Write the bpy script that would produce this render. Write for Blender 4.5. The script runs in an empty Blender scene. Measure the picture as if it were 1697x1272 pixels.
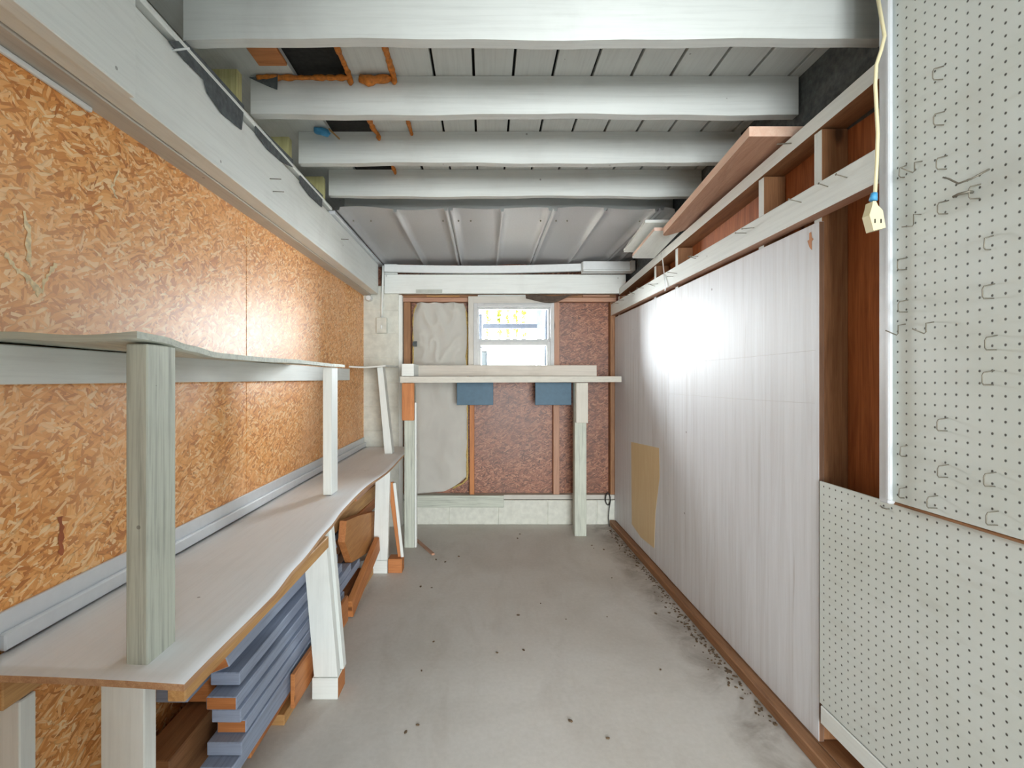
import bpy, bmesh, math, random
from mathutils import Vector, Matrix, noise
random.seed(7)
scene = bpy.context.scene
COL = scene.collection
W, H = 1697, 1272
F = 815.0                     # focal length in pixels of the 1697 px frame
CX, CY = 804.0, 627.0         # vanishing point of the room's depth lines
CZ = 1.2                      # camera height, metres

# ------------------------------------------------------------------ camera
cam = bpy.data.cameras.new('camera')
cam.sensor_width = 36.0
cam.sensor_fit = 'HORIZONTAL'
cam.lens = F / W * 36.0
cam.shift_x = (W / 2 - CX) / W
cam.shift_y = (CY - H / 2) / W
cam.clip_start = 0.02
co = bpy.data.objects.new('camera', cam)
co.location = (0, 0, CZ)
co.rotation_euler = (math.pi / 2, 0, 0)
COL.objects.link(co)
scene.camera = co
scene.view_settings.view_transform = 'Standard'
scene.view_settings.look = 'None'
scene.view_settings.gamma = 1.0
scene.view_settings.use_curve_mapping = False

# measuring aids: where a point seen in the photo lies on a known plane of the room
def onX(u, v, X):
    Y = F * X / (u - CX)
    return Vector((X, Y, CZ - (v - CY) * Y / F))
def onY(u, v, Y):
    return Vector(((u - CX) * Y / F, Y, CZ - (v - CY) * Y / F))
def onZ(u, v, Z):
    Y = F * (CZ - Z) / (v - CY)
    return Vector(((u - CX) * Y / F, Y, Z))

# ------------------------------------------------------------------ materials
def lin(r, g, b):
    f = lambda c: (c / 12.92 if c <= 0.04045 else ((c + 0.055) / 1.055) ** 2.4)
    return (f(r / 255), f(g / 255), f(b / 255), 1)

class NT:
    def __init__(s, name):
        s.m = bpy.data.materials.new(name); s.m.use_nodes = True
        s.t = s.m.node_tree; s.t.nodes.clear()
        s.out = s.n('ShaderNodeOutputMaterial')
    def n(s, typ, **kw):
        x = s.t.nodes.new(typ)
        for k, v in kw.items():
            if k.startswith('i_'):
                x.inputs[k[2:].replace('_', ' ')].default_value = v
            else:
                setattr(x, k, v)
        return x
    def l(s, a, b): s.t.links.new(a, b)
    def ramp(s, fac, stops, interp='LINEAR'):
        r = s.n('ShaderNodeValToRGB'); r.color_ramp.interpolation = interp
        e = r.color_ramp.elements
        while len(e) < len(stops): e.new(0.5)
        for k, (p, c) in enumerate(stops):
            e[k].position = p; e[k].color = c
        s.l(fac, r.inputs['Fac']); return r.outputs['Color']
    def math(s, op, a, b=None, c=None):
        x = s.n('ShaderNodeMath', operation=op)
        for i, v in enumerate((a, b, c)):
            if v is None: continue
            if isinstance(v, (int, float)): x.inputs[i].default_value = v
            else: s.l(v, x.inputs[i])
        return x.outputs[0]
    def mix(s, fac, a, b, blend='MIX'):
        x = s.n('ShaderNodeMix', data_type='RGBA', blend_type=blend)
        for k, v in ((0, fac), (6, a), (7, b)):
            if isinstance(v, (int, float)): x.inputs[k].default_value = v
            elif isinstance(v, tuple): x.inputs[k].default_value = v
            else: s.l(v, x.inputs[k])
        return x.outputs[2]
    def bsdf(s, col, rough=0.6, bump=None, bstr=0.2, bdist=0.002, metallic=0.0, spec=0.5):
        p = s.n('ShaderNodeBsdfPrincipled')
        if isinstance(col, tuple): p.inputs['Base Color'].default_value = col
        else: s.l(col, p.inputs['Base Color'])
        if isinstance(rough, (int, float)): p.inputs['Roughness'].default_value = rough
        else: s.l(rough, p.inputs['Roughness'])
        p.inputs['Metallic'].default_value = metallic
        p.inputs['Specular IOR Level'].default_value = spec
        if bump is not None:
            b = s.n('ShaderNodeBump'); b.inputs['Strength'].default_value = bstr
            b.inputs['Distance'].default_value = bdist
            s.l(bump, b.inputs['Height']); s.l(b.outputs['Normal'], p.inputs['Normal'])
        s.l(p.outputs[0], s.out.inputs['Surface'])
        return p
    def coords(s, rnd=True):
        tc = s.n('ShaderNodeTexCoord')
        if not rnd: return tc.outputs['Object']
        oi = s.n('ShaderNodeObjectInfo')
        m = s.n('ShaderNodeVectorMath', operation='MULTIPLY_ADD')
        cmb = s.n('ShaderNodeCombineXYZ')
        for k in range(3): s.l(oi.outputs['Random'], cmb.inputs[k])
        s.l(cmb.outputs[0], m.inputs[0]); m.inputs[1].default_value = (13.7, 29.1, 41.3)
        s.l(tc.outputs['Object'], m.inputs[2])
        return m.outputs[0]
    def mapping(s, vec, scale=(1, 1, 1), rot=(0, 0, 0)):
        x = s.n('ShaderNodeMapping'); x.inputs['Scale'].default_value = scale; x.inputs['Rotation'].default_value = rot
        s.l(vec, x.inputs['Vector']); return x.outputs[0]
    def noise(s, vec, scale, detail=3, rough=0.55, dist=0.0):
        x = s.n('ShaderNodeTexNoise'); x.inputs['Scale'].default_value = scale
        x.inputs['Detail'].default_value = detail; x.inputs['Roughness'].default_value = rough
        x.inputs['Distortion'].default_value = dist
        s.l(vec, x.inputs['Vector']); return x.outputs['Fac']

CACHE = {}
AX = {'X': 0, 'Y': 1, 'Z': 2}
def gscale(axis, along, across):
    v = [across] * 3; v[AX[axis]] = along; return tuple(v)

def mul(c, k): return (c[0] * k, c[1] * k, c[2] * k, 1)

def paint(col, axis='X', grain=0.10, dirt=0.12, rough=0.6, key='paint', dirtcol=lin(120, 105, 80), bstr=0.25, spots=True):
    """painted timber: faint long grain, soft dirt, small nail-head specks"""
    k = (key, axis)
    if k in CACHE: return CACHE[k]
    t = NT(key + '_' + axis.lower())
    v = t.coords()
    g = t.noise(t.mapping(v, gscale(axis, 1.6, 46)), 2.0, 5, 0.65, 0.4)
    c = t.ramp(g, [(0.30, mul(col, 1 - grain * 1.6)), (0.52, col), (0.75, mul(col, 1 + grain * 0.5))])
    d = t.noise(v, 3.2, 5, 0.6, 0.6)
    dm = t.math('MULTIPLY', t.ramp(d, [(0.52, (0, 0, 0, 1)), (0.75, (1, 1, 1, 1))]), dirt)
    c = t.mix(dm, c, dirtcol)
    if spots:
        vo = t.n('ShaderNodeTexVoronoi'); vo.inputs['Scale'].default_value = 7.0
        t.l(v, vo.inputs['Vector'])
        s_ = t.math('MULTIPLY', t.math('LESS_THAN', vo.outputs['Distance'], 0.035), 0.55)
        c = t.mix(s_, c, lin(70, 62, 52))
    t.bsdf(c, rough, g, bstr, 0.0015)
    CACHE[k] = t.m; return t.m

def wood(light, dark, axis='X', key='pine', rough=0.6, knot=0.8):
    k = (key, axis)
    if k in CACHE: return CACHE[k]
    t = NT(key + '_' + axis.lower())
    v = t.coords()
    w = t.mapping(v, gscale(axis, 1.3, 16))
    g = t.noise(w, 2.4, 6, 0.62, 0.9)
    c = t.ramp(g, [(0.28, dark), (0.5, tuple((a + b) / 2 for a, b in zip(light, dark))), (0.72, light)])
    f = t.noise(t.mapping(v, gscale(axis, 3, 120)), 3.0, 3)
    c = t.mix(0.25, c, t.ramp(f, [(0.35, dark), (0.65, light)]))
    vo = t.n('ShaderNodeTexVoronoi'); vo.inputs['Scale'].default_value = 2.3
    t.l(t.mapping(v, gscale(axis, 1.0, 2.6)), vo.inputs['Vector'])
    kn = t.math('MULTIPLY', t.ramp(vo.outputs['Distance'], [(0.05, (1, 1, 1, 1)), (0.11, (0, 0, 0, 1))]), knot)
    c = t.mix(kn, c, mul(dark, 0.30))
    t.bsdf(c, rough, g, 0.25, 0.0015)
    CACHE[k] = t.m; return t.m

def osb(key, pal, plane='YZ', size=1.0, rough=0.42, stain=0.0, seams=()):
    """oriented strand board: overlapping layers of long turned flakes"""
    k = (key, plane)
    if k in CACHE: return CACHE[k]
    t = NT(key)
    tc = t.coords(False)
    sp = t.n('ShaderNodeSeparateXYZ'); t.l(tc, sp.inputs[0])
    cb = t.n('ShaderNodeCombineXYZ')
    t.l(sp.outputs[AX[plane[0]]], cb.inputs[0]); t.l(sp.outputs[AX[plane[1]]], cb.inputs[1])
    base = cb.outputs[0]
    nz = t.n('ShaderNodeTexNoise'); nz.inputs['Scale'].default_value = 9.0; nz.inputs['Detail'].default_value = 2.0
    t.l(base, nz.inputs['Vector'])
    ds = t.n('ShaderNodeVectorMath', operation='MULTIPLY_ADD')
    t.l(nz.outputs['Color'], ds.inputs[0]); ds.inputs[1].default_value = (0.05, 0.05, 0.0); t.l(base, ds.inputs[2])
    vec = ds.outputs[0]
    col = None; hgt = None
    angs = [0.1, 1.35, -0.75, 0.8, 2.2, -0.2, 1.75, 0.45, 2.7]
    for i, a in enumerate(angs):
        mp = t.mapping(vec, (1, 1, 1), (0, 0, a))
        mp = t.mapping(mp, (20.0 * size + 2 * i, 84.0 * size + 7 * i, 1))
        vo = t.n('ShaderNodeTexVoronoi', voronoi_dimensions='2D'); vo.inputs['Scale'].default_value = 1.0
        t.l(mp, vo.inputs['Vector'])
        sc = t.n('ShaderNodeSeparateColor'); t.l(vo.outputs['Color'], sc.inputs[0])
        fib = t.noise(t.mapping(mp, (0.30, 3.6, 1)), 2.4, 4, 0.7)
        tone = t.math('ADD', t.math('MULTIPLY', sc.outputs[0], 0.62), t.math('MULTIPLY', fib, 0.42))
        c = t.ramp(tone, [(0.20, pal[0]), (0.37, pal[1]), (0.52, pal[2]), (0.67, pal[3]), (0.84, pal[4])])
        gapm = t.math('MULTIPLY', t.ramp(vo.outputs['Distance'], [(0.52, (0, 0, 0, 1)), (0.85, (1, 1, 1, 1))]), 0.38)
        c = t.mix(gapm, c, mul(pal[0], 0.62))
        if col is None: col, hgt = c, sc.outputs[0]
        else:
            m = t.math('GREATER_THAN', sc.outputs[1], 0.62)
            col = t.mix(m, col, c)
            mh = t.n('ShaderNodeMix', data_type='FLOAT')
            t.l(m, mh.inputs[0]); t.l(hgt, mh.inputs[2]); t.l(sc.outputs[2], mh.inputs[3]); hgt = mh.outputs[0]
    big = t.noise(base, 1.7, 3, 0.6, 0.5)
    col = t.mix(t.math('MULTIPLY', t.ramp(big, [(0.42, (0, 0, 0, 1)), (0.7, (1, 1, 1, 1))]), 0.45), col, pal[5])
    big2 = t.noise(t.mapping(base, (1, 1, 1), (0, 0, 0.7)), 5.0, 4, 0.6, 0.8)
    col = t.mix(t.math('MULTIPLY', t.ramp(big2, [(0.55, (0, 0, 0, 1)), (0.72, (1, 1, 1, 1))]), 0.22 + stain), col, pal[0])
    t.bsdf(col, rough, hgt, 0.35, 0.002)
    CACHE[k] = t.m; return t.m

def plain(key, col, rough=0.5, metallic=0.0, nscale=40, amt=0.08, bstr=0.1, spec=0.5):
    if key in CACHE: return CACHE[key]
    t = NT(key); v = t.coords()
    g = t.noise(v, nscale, 4)
    c = t.ramp(g, [(0.3, mul(col, 1 - amt)), (0.7, mul(col, 1 + amt))])
    t.bsdf(c, rough, g, bstr, 0.001, metallic, spec)
    CACHE[key] = t.m; return t.m

def concrete():
    t = NT('floor_concrete'); v = t.coords(False)
    a = t.noise(v, 1.3, 6, 0.6, 0.4); b = t.noise(v, 55, 4, 0.6); d = t.noise(t.mapping(v, (2.0, 0.8, 1)), 2.2, 5, 0.65, 1.2)
    c = t.ramp(a, [(0.25, lin(190, 184, 175)), (0.5, lin(209, 205, 198)), (0.75, lin(219, 217, 213))])
    c = t.mix(t.math('MULTIPLY', t.ramp(d, [(0.5, (0, 0, 0, 1)), (0.72, (1, 1, 1, 1))]), 0.28), c, lin(172, 163, 151))
    c = t.mix(0.12, c, t.ramp(b, [(0.3, lin(140, 133, 124)), (0.7, lin(215, 210, 204))]))
    # dirt washed up along the foot of the right wall and the back wall
    sp = t.n('ShaderNodeSeparateXYZ'); t.l(v, sp.inputs[0])
    n2 = t.noise(v, 7, 5, 0.7)
    ex = t.math('ADD', sp.outputs[0], t.math('MULTIPLY', n2, 0.16))
    mr = t.ramp(t.math('SUBTRACT', ex, 0.0), [(0.90, (0, 0, 0, 1)), (0.99, (1, 1, 1, 1))])
    c = t.mix(t.math('MULTIPLY', t.math('MULTIPLY', mr, t.ramp(t.noise(v, 4.5, 4, 0.7, 0.6), [(0.38, (0.15, 0.15, 0.15, 1)), (0.62, (1, 1, 1, 1))])), 0.6), c, lin(104, 88, 70))
    vo = t.n('ShaderNodeTexVoronoi'); vo.inputs['Scale'].default_value = 6.5; t.l(v, vo.inputs['Vector'])
    c = t.mix(t.math('MULTIPLY', t.math('LESS_THAN', vo.outputs['Distance'], 0.012), 0.3), c, lin(110, 98, 84))
    t.bsdf(c, t.ramp(a, [(0.3, (0.5, 0.5, 0.5, 1)), (0.7, (0.66, 0.66, 0.66, 1))]), b, 0.25, 0.002)
    return t.m

def pegmat(off_y, off_z, sp_):
    t = NT('pegboard_white'); v = t.coords(False)
    s = t.n('ShaderNodeSeparateXYZ'); t.l(v, s.inputs[0])
    def cell(o, off):
        x = t.math('ADD', t.math('DIVIDE', o, sp_), off)
        return t.math('SUBTRACT', t.math('FRACT', x), 0.5)
    y = cell(s.outputs[1], off_y); z = cell(s.outputs[2], off_z)
    d = t.math('SQRT', t.math('ADD', t.math('MULTIPLY', y, y), t.math('MULTIPLY', z, z)))
    hole = t.ramp(d, [(0.07, (1, 1, 1, 1)), (0.125, (0, 0, 0, 1))])
    a = t.noise(v, 2.2, 5, 0.6, 0.5)
    c = t.ramp(a, [(0.3, lin(206, 211, 202)), (0.6, lin(216, 222, 217))])
    g = t.noise(t.mapping(v, (1, 1.2, 5)), 6, 4)
    c = t.mix(t.math('MULTIPLY', t.ramp(g, [(0.56, (0, 0, 0, 1)), (0.74, (1, 1, 1, 1))]), 0.15), c, lin(160, 156, 135))
    c = t.mix(hole, c, lin(82, 80, 72))
    t.bsdf(c, 0.5, t.math('SUBTRACT', 1.0, hole), 0.8, 0.003)
    return t.m

def ply_white():
    t = NT('whitewashed_plywood'); v = t.coords()
    g = t.noise(t.mapping(v, (60, 30, 1.1)), 1.0, 6, 0.65, 0.8)
    w = t.noise(t.mapping(v, (9, 7, 0.55)), 1.6, 4, 0.6, 1.6)
    c = t.ramp(g, [(0.24, lin(188, 185, 183)), (0.42, lin(217, 218, 221)), (0.7, lin(228, 230, 234))])
    c = t.mix(t.math('MULTIPLY', t.ramp(w, [(0.50, (0, 0, 0, 1)), (0.66, (1, 1, 1, 1))]), 0.30), c, lin(200, 196, 196))
    vo = t.n('ShaderNodeTexVoronoi'); vo.inputs['Scale'].default_value = 5.0; t.l(v, vo.inputs['Vector'])
    c = t.mix(t.math('MULTIPLY', t.math('LESS_THAN', vo.outputs['Distance'], 0.03), 0.7), c, lin(88, 76, 64))
    t.bsdf(c, 0.55, g, 0.3, 0.0015)
    return t.m

PW = lin(231, 235, 231)       # the shed's grey-white paint
def WHITE(ax='X'): return paint(PW, ax, 0.05, 0.10, key='white_paint')
def WORN(ax='X'): return paint(lin(194, 199, 186), ax, 0.26, 0.22, key='worn_white_paint', bstr=0.5, dirtcol=lin(120, 125, 112))
def GREY(ax='X'): return paint(lin(208, 212, 209), ax, 0.06, 0.12, key='grey_paint', dirtcol=lin(110, 104, 96))
def GREYISH(ax='X'): return paint(lin(200, 196, 187), ax, 0.10, 0.20, key='bare_grey_timber')
def BLUE(ax='X'): return paint(lin(150, 162, 184), ax, 0.16, 0.15, key='blue_grey_paint', dirtcol=lin(70, 76, 88), spots=False)
def PINE(ax='X'): return wood(lin(214, 170, 112), lin(160, 112, 62), ax, 'pine')
def ORANGE(ax='X'): return wood(lin(212, 142, 84), lin(160, 94, 48), ax, 'orange_fir')
def RED(ax='X'): return wood(lin(200, 158, 132), lin(160, 116, 92), ax, 'reddish_plank')
def BROWN(ax='X'): return wood(lin(172, 124, 84), lin(112, 74, 44), ax, 'brown_stud')
def YELLOW(ax='X'): return wood(lin(206, 204, 150), lin(166, 160, 108), ax, 'yellow_block', knot=0.2)
PAL_L = [lin(190, 114, 50), lin(226, 150, 76), lin(242, 172, 98), lin(249, 190, 122), lin(254, 222, 172), lin(249, 194, 144)]
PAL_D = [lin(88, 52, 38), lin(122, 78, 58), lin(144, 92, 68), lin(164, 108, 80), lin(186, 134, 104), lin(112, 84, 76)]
PAL_O = [lin(146, 74, 34), lin(182, 104, 52), lin(200, 120, 64), lin(212, 136, 76), lin(226, 160, 100), lin(190, 112, 60)]
OSB_L = osb('strand_board_golden', PAL_L, 'YZ')
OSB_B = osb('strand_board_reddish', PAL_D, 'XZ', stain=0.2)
OSB_R = osb('strand_board_orange', PAL_O, 'YZ', stain=0.15)
ALU = plain('stucco_aluminium', lin(246, 247, 249), 0.42, 0.05, 160, 0.04, 0.35)
TRIMW = plain('white_vinyl', lin(228, 232, 232), 0.4, 0, 30, 0.03, 0.05)
TRIMA = plain('white_coated_aluminium', lin(222, 226, 230), 0.35, 0.25, 30, 0.03, 0.05)
BLACK = plain('black_felt', lin(40, 40, 38), 0.9, 0, 60, 0.3, 0.4)
FELT = plain('torn_grey_felt', lin(84, 90, 92), 0.85, 0, 50, 0.35, 0.5)
FOAM = plain('orange_spray_foam', lin(196, 118, 42), 0.6, 0, 60, 0.35, 0.6)
STEEL = plain('dull_steel_wire', lin(122, 117, 104), 0.5, 0.4, 30, 0.15)
BLOCK = plain('painted_concrete_block', lin(212, 213, 203), 0.85, 0, 22, 0.10, 0.5)
TEAL = plain('dark_teal_paint', lin(70, 102, 122), 0.55, 0, 30, 0.08)
CREAM = plain('cream_plastic', lin(222, 212, 172), 0.4, 0, 20, 0.04)
BLUETAPE = plain('blue_tape', lin(70, 150, 196), 0.5, 0, 20, 0.1)
BENCH = paint(lin(241, 243, 246), 'Y', 0.03, 0.07, key='bench_plywood_face', dirtcol=lin(160, 140, 118))
PLYEDGE = wood(lin(214, 176, 136), lin(150, 100, 64), 'Y', 'plywood_edge', knot=0.1)
INS = plain('white_insulation_facing', lin(247, 246, 238), 0.6, 0, 6, 0.03, 0.3)

# ------------------------------------------------------------------ object helpers
WLOC = {}
def link(name, me, loc, parent=None):
    o = bpy.data.objects.new(name, me); COL.objects.link(o)
    loc = Vector(loc)
    if parent is not None:
        o.parent = parent; o.location = loc - WLOC[parent.name]
    else:
        o.location = loc
    WLOC[o.name] = loc
    return o
def tag(o, label=None, cat=None, group=None, kind=None):
    if label: o['label'] = label
    if cat: o['category'] = cat
    if group: o['group'] = group
    if kind: o['kind'] = kind
    elif cat: o['kind'] = 'thing'
    return o
def thing(name, loc, label, cat, group=None):
    return tag(link(name, None, loc), label, cat, group)
def finish(name, bm, mats, parent=None, smooth=False, centre=None):
    """bmesh in world coordinates -> one object with its origin at its own middle"""
    bmesh.ops.recalc_face_normals(bm, faces=bm.faces[:])
    co_ = [v.co for v in bm.verts]
    c = centre or Vector([(min(p[i] for p in co_) + max(p[i] for p in co_)) / 2 for i in range(3)])
    c = Vector(c)
    bmesh.ops.translate(bm, verts=bm.verts[:], vec=-c)
    me = bpy.data.meshes.new(name); bm.to_mesh(me); bm.free()
    if not isinstance(mats, (list, tuple)): mats = [mats]
    for m in mats: me.materials.append(m)
    if smooth:
        for p in me.polygons: p.use_smooth = True
    return link(name, me, c, parent)
def add_box(bm, x, y, z, bev=0.0, mat=0):
    b = bmesh.new()
    bmesh.ops.create_cube(b, size=1.0)
    for v in b.verts:
        v.co = Vector(((x[0] + x[1]) / 2 + v.co.x * (x[1] - x[0]), (y[0] + y[1]) / 2 + v.co.y * (y[1] - y[0]), (z[0] + z[1]) / 2 + v.co.z * (z[1] - z[0])))
    if bev > 0: bmesh.ops.bevel(b, geom=b.edges[:], offset=bev, segments=1, affect='EDGES')
    for f in b.faces: f.material_index = mat
    me = bpy.data.meshes.new('t'); b.to_mesh(me); b.free(); bm.from_mesh(me); bpy.data.meshes.remove(me)
def box(name, x, y, z, mat, parent=None, bev=0.0025, label=None, cat=None, group=None, kind=None, endmat=None, endaxis='Y'):
    bm = bmesh.new(); add_box(bm, x, y, z, bev)
    mats = [mat]
    if endmat:
        mats.append(endmat); k = AX[endaxis]
        lo, hi = (x, y, z)[k]
        for f in bm.faces:
            if abs(f.normal[k]) > 0.9: f.material_index = 1
    o = finish(name, bm, mats, parent)
    return tag(o, label, cat, group, kind)
def beam(name, a, b, w, t, mat, parent=None, up=(0, 0, 1), bev=0.0025, label=None, cat=None, group=None, endmat=None):
    """straight timber from a to b (centre line); w across, t along 'up'"""
    a, b = Vector(a), Vector(b); d = b - a; L = d.length; d.normalize()
    up = Vector(up); s = up.cross(d).normalized(); u2 = d.cross(s).normalized()
    bm = bmesh.new(); add_box(bm, (-L / 2, L / 2), (-w / 2, w / 2), (-t / 2, t / 2), bev)
    mats = [mat]
    if endmat:
        mats.append(endmat)
        for f in bm.faces:
            if abs(f.normal.x) > 0.9: f.material_index = 1
    me = bpy.data.meshes.new(name); bm.to_mesh(me); bm.free()
    for m in mats: me.materials.append(m)
    o = link(name, me, (a + b) / 2, parent)
    R = Matrix((d, s, u2)).transposed()
    o.rotation_euler = R.to_euler()
    return tag(o, label, cat, group)
def add_tube(bm, pts, r, seg=8, mat=0, closed=False):
    pts = [Vector(p) for p in pts]; rings = []
    rr = r if isinstance(r, (list, tuple)) else [r] * len(pts)
    prev = None
    for i, p in enumerate(pts):
        d = (pts[min(i + 1, len(pts) - 1)] - pts[max(i - 1, 0)]).normalized()
        if prev is None:
            n = d.orthogonal().normalized()
        else:
            n = prev - d * prev.dot(d)
            n = n.normalized() if n.length > 1e-6 else d.orthogonal().normalized()
        prev = n; b = d.cross(n)
        rings.append([bm.verts.new(p + (n * math.cos(2 * math.pi * k / seg) + b * math.sin(2 * math.pi * k / seg)) * rr[i]) for k in range(seg)])
    for i in range(len(rings) - 1):
        for k in range(seg):
            f = bm.faces.new((rings[i][k], rings[i][(k + 1) % seg], rings[i + 1][(k + 1) % seg], rings[i + 1][k])); f.material_index = mat
    bm.faces.new(rings[0][::-1]).material_index = mat
    bm.faces.new(rings[-1]).material_index = mat
def tube(name, pts, r, mat, parent=None, seg=8, **kw):
    bm = bmesh.new(); add_tube(bm, pts, r, seg)
    o = finish(name, bm, mat, parent, smooth=True); return tag(o, **kw)
def prism(name, poly, d, mats, parent=None, **kw):
    """planar outline (3-D points) given real thickness along vector d"""
    bm = bmesh.new(); d = Vector(d)
    A = [bm.verts.new(Vector(p)) for p in poly]; B = [bm.verts.new(Vector(p) + d) for p in poly]
    n = len(poly)
    bm.faces.new(A); bm.faces.new(B[::-1])
    for i in range(n):
        f = bm.faces.new((A[i], B[i], B[(i + 1) % n], A[(i + 1) % n])); f.material_index = 1 if isinstance(mats, list) and len(mats) > 1 else 0
    o = finish(name, bm, mats, parent); return tag(o, **kw)
def lerp(tab, x):
    if x <= tab[0][0]: return tab[0][1]
    for (a, p), (b, q) in zip(tab, tab[1:]):
        if x <= b:
            s = (x - a) / (b - a); s = s * s * (3 - 2 * s); return p + (q - p) * s
    return tab[-1][1]
def sheet(name, nu, nv, fn, th, mats, parent=None, edge=1, smooth=True):
    """bent sheet: fn(i/nu, j/nv) -> top point; thickness downward"""
    bm = bmesh.new()
    T = [[bm.verts.new(fn(i / nu, j / nv)) for j in range(nv + 1)] for i in range(nu + 1)]
    B = [[bm.verts.new(Vector(fn(i / nu, j / nv)) - Vector((0, 0, th))) for j in range(nv + 1)] for i in range(nu + 1)]
    for i in range(nu):
        for j in range(nv):
            f = bm.faces.new((T[i][j], T[i + 1][j], T[i + 1][j + 1], T[i][j + 1])); f.smooth = smooth
            f = bm.faces.new((B[i][j], B[i][j + 1], B[i + 1][j + 1], B[i + 1][j])); f.smooth = smooth
    for i in range(nu):
        for j, s in ((0, 1), (nv, -1)):
            bm.faces.new((T[i][j], B[i][j], B[i + 1][j], T[i + 1][j])).material_index = edge
    for j in range(nv):
        for i in (0, nu):
            bm.faces.new((T[i][j], T[i][j + 1], B[i][j + 1], B[i][j])).material_index = edge
    return finish(name, bm, mats, parent)

# ================================================================== the setting
XL, XR, YB = -0.985, 1.062, 4.05
DECK = 2.32; JB = 2.177
NEAR = -0.35                    # the open doorway is at this end, behind the camera

bm = bmesh.new(); add_box(bm, (-1.2, 1.35), (NEAR, 4.35), (-0.10, 0.0))
tag(finish('floor', bm, concrete(), centre=(0, 0, 0)), 'grey concrete slab floor with dirt along the wall', 'floor', kind='structure')

# left wall: two strand-board sheets as one wall, with the chalk and paint smears on it
bm = bmesh.new()
add_box(bm, (XL - 0.015, XL), (NEAR, 2.027), (0.0, 1.93), 0.001)
add_box(bm, (XL - 0.015, XL), (2.031, 4.06), (0.0, 1.93), 0.001)
wl = tag(finish('wall_left', bm, OSB_L), 'golden strand board wall behind the long bench', 'wall', kind='structure')
box('wall_left_outer', (-1.2, -1.004), (NEAR, 4.35), (0, 2.5), BLOCK, label='outer face of the side wall beyond the strand board', cat='wall', kind='structure')
CHALK = plain('pale_green_smear', lin(236, 212, 170), 0.8, 0, 90, 0.25)
CHALKD = plain('brown_smear', lin(168, 92, 52), 0.8, 0, 60, 0.2)
def smear(pts, w, mat, name, lab):
    bm = bmesh.new(); Q = [onX(u, v, XL) for u, v in pts]; P = []
    for a, b in zip(Q, Q[1:]): P += [a.lerp(b, k / 4) + Vector((0, random.gauss(0, 0.0015), random.gauss(0, 0.0015))) for k in range(4)]
    add_tube(bm, P, [w * (0.25 + 0.9 * random.random()) for _ in P], 6)
    for v in bm.verts: v.co.x = XL + max(-0.0005, min(0.0008, (v.co.x - XL)))
    tag(finish(name, bm, mat, wl), lab)
smear([(40, 350), (47, 385), (49, 430), (52, 445)], 0.010, CHALK, 'paint_smear', 'pale paint smear')
smear([(8, 420), (22, 438), (34, 452), (50, 462), (62, 478), (64, 492)], 0.010, CHALK, 'paint_smear', 'pale paint smear')
smear([(93, 438), (84, 450), (74, 466), (66, 490)], 0.010, CHALK, 'paint_smear', 'pale paint smear')
smear([(196, 282), (189, 303), (185, 310), (190, 321), (197, 332)], 0.004, CHALK, 'paint_smear', 'pale paint smear')
smear([(99, 856), (101, 880), (102, 905), (101, 924)], 0.009, CHALKD, 'paint_smear', 'brown stripe')

# right wall: sheathing behind the studs
box('wall_right_upper', (1.168, 1.185), (NEAR, 4.12), (2.0, 2.5), FELT, label='dark grey boarding above the side wall rail', cat='wall', kind='structure', bev=0)
box('wall_right', (1.165, 1.18), (NEAR, 4.12), (0.0, 1.998), wood(lin(206, 128, 76), lin(138, 74, 38), 'Z', 'red_sheathing', knot=0.8), label='orange brown sheathing behind the studs', cat='wall', kind='structure', bev=0)
# back wall: sheathing round the window opening, and the block footing
WX0, WX1, WZ0, WZ1 = -0.10, 0.545, 1.27, 1.845
bm = bmesh.new(); add_box(bm, (-1.2, 0.03), (NEAR - 0.1, NEAR), (0, 2.5)); add_box(bm, (0.03, 1.35), (NEAR - 0.1, NEAR), (2.02, 2.5)); add_box(bm, (1.02, 1.35), (NEAR - 0.1, NEAR), (0, 2.02))  # unseen front wall, its opening shaped to keep door light off the near posts
tag(finish('front_shade_wall', bm, BLOCK), 'unseen wall behind the viewer, doorway narrowed to shade the near posts', 'wall', kind='structure')
bm = bmesh.new(); bm2 = bmesh.new()
for x, z in (((-1.2, -0.75), (0.0, 2.5)), ((-0.75, WX0), (0.2, 2.5)), ((WX1, 1.18), (0.2, 2.5)), ((WX0, WX1), (0.2, WZ0)), ((WX0, WX1), (WZ1, 2.5))):
    add_box(bm, x, (4.125, 4.14), z); add_box(bm2, x, (4.1405, 4.156), z)
tag(finish('wall_back_baffle', bm2, plain('dark_baffle_brown', lin(46, 40, 34), 0.85, 0, 12, 0.2)), 'unseen dark sheet added outside the back wall to cut bounce light', 'wall', kind='structure')  # unseen dark skin, added to keep wall bounce off the outdoor things
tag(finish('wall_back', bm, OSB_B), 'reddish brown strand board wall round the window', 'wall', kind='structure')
bm = bmesh.new()
xs = [-0.70, -0.30, 0.106, 0.512, 0.918, 1.165]
for a, b in zip(xs, xs[1:]): add_box(bm, (a + 0.003, b - 0.003), (4.045, 4.2), (0.0, 0.20), 0.004)
add_box(bm, (-0.7, 1.165), (4.052, 4.19), (0, 0.199))
tag(finish('wall_back_footing', bm, BLOCK), 'row of pale concrete blocks under the back wall', 'wall footing', kind='structure')
bm = bmesh.new()
for k in range(10): add_box(bm, (-1.0, -0.70), (3.985, 4.2), (k * 0.195 + 0.002, (k + 1) * 0.195 - 0.002), 0.003)
add_box(bm, (-0.997, -0.703), (3.988, 4.19), (0.0, 1.95))
tag(finish('pillar', bm, BLOCK), 'grey painted block pillar in the back corner by the bench', 'pillar', kind='structure')

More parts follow.
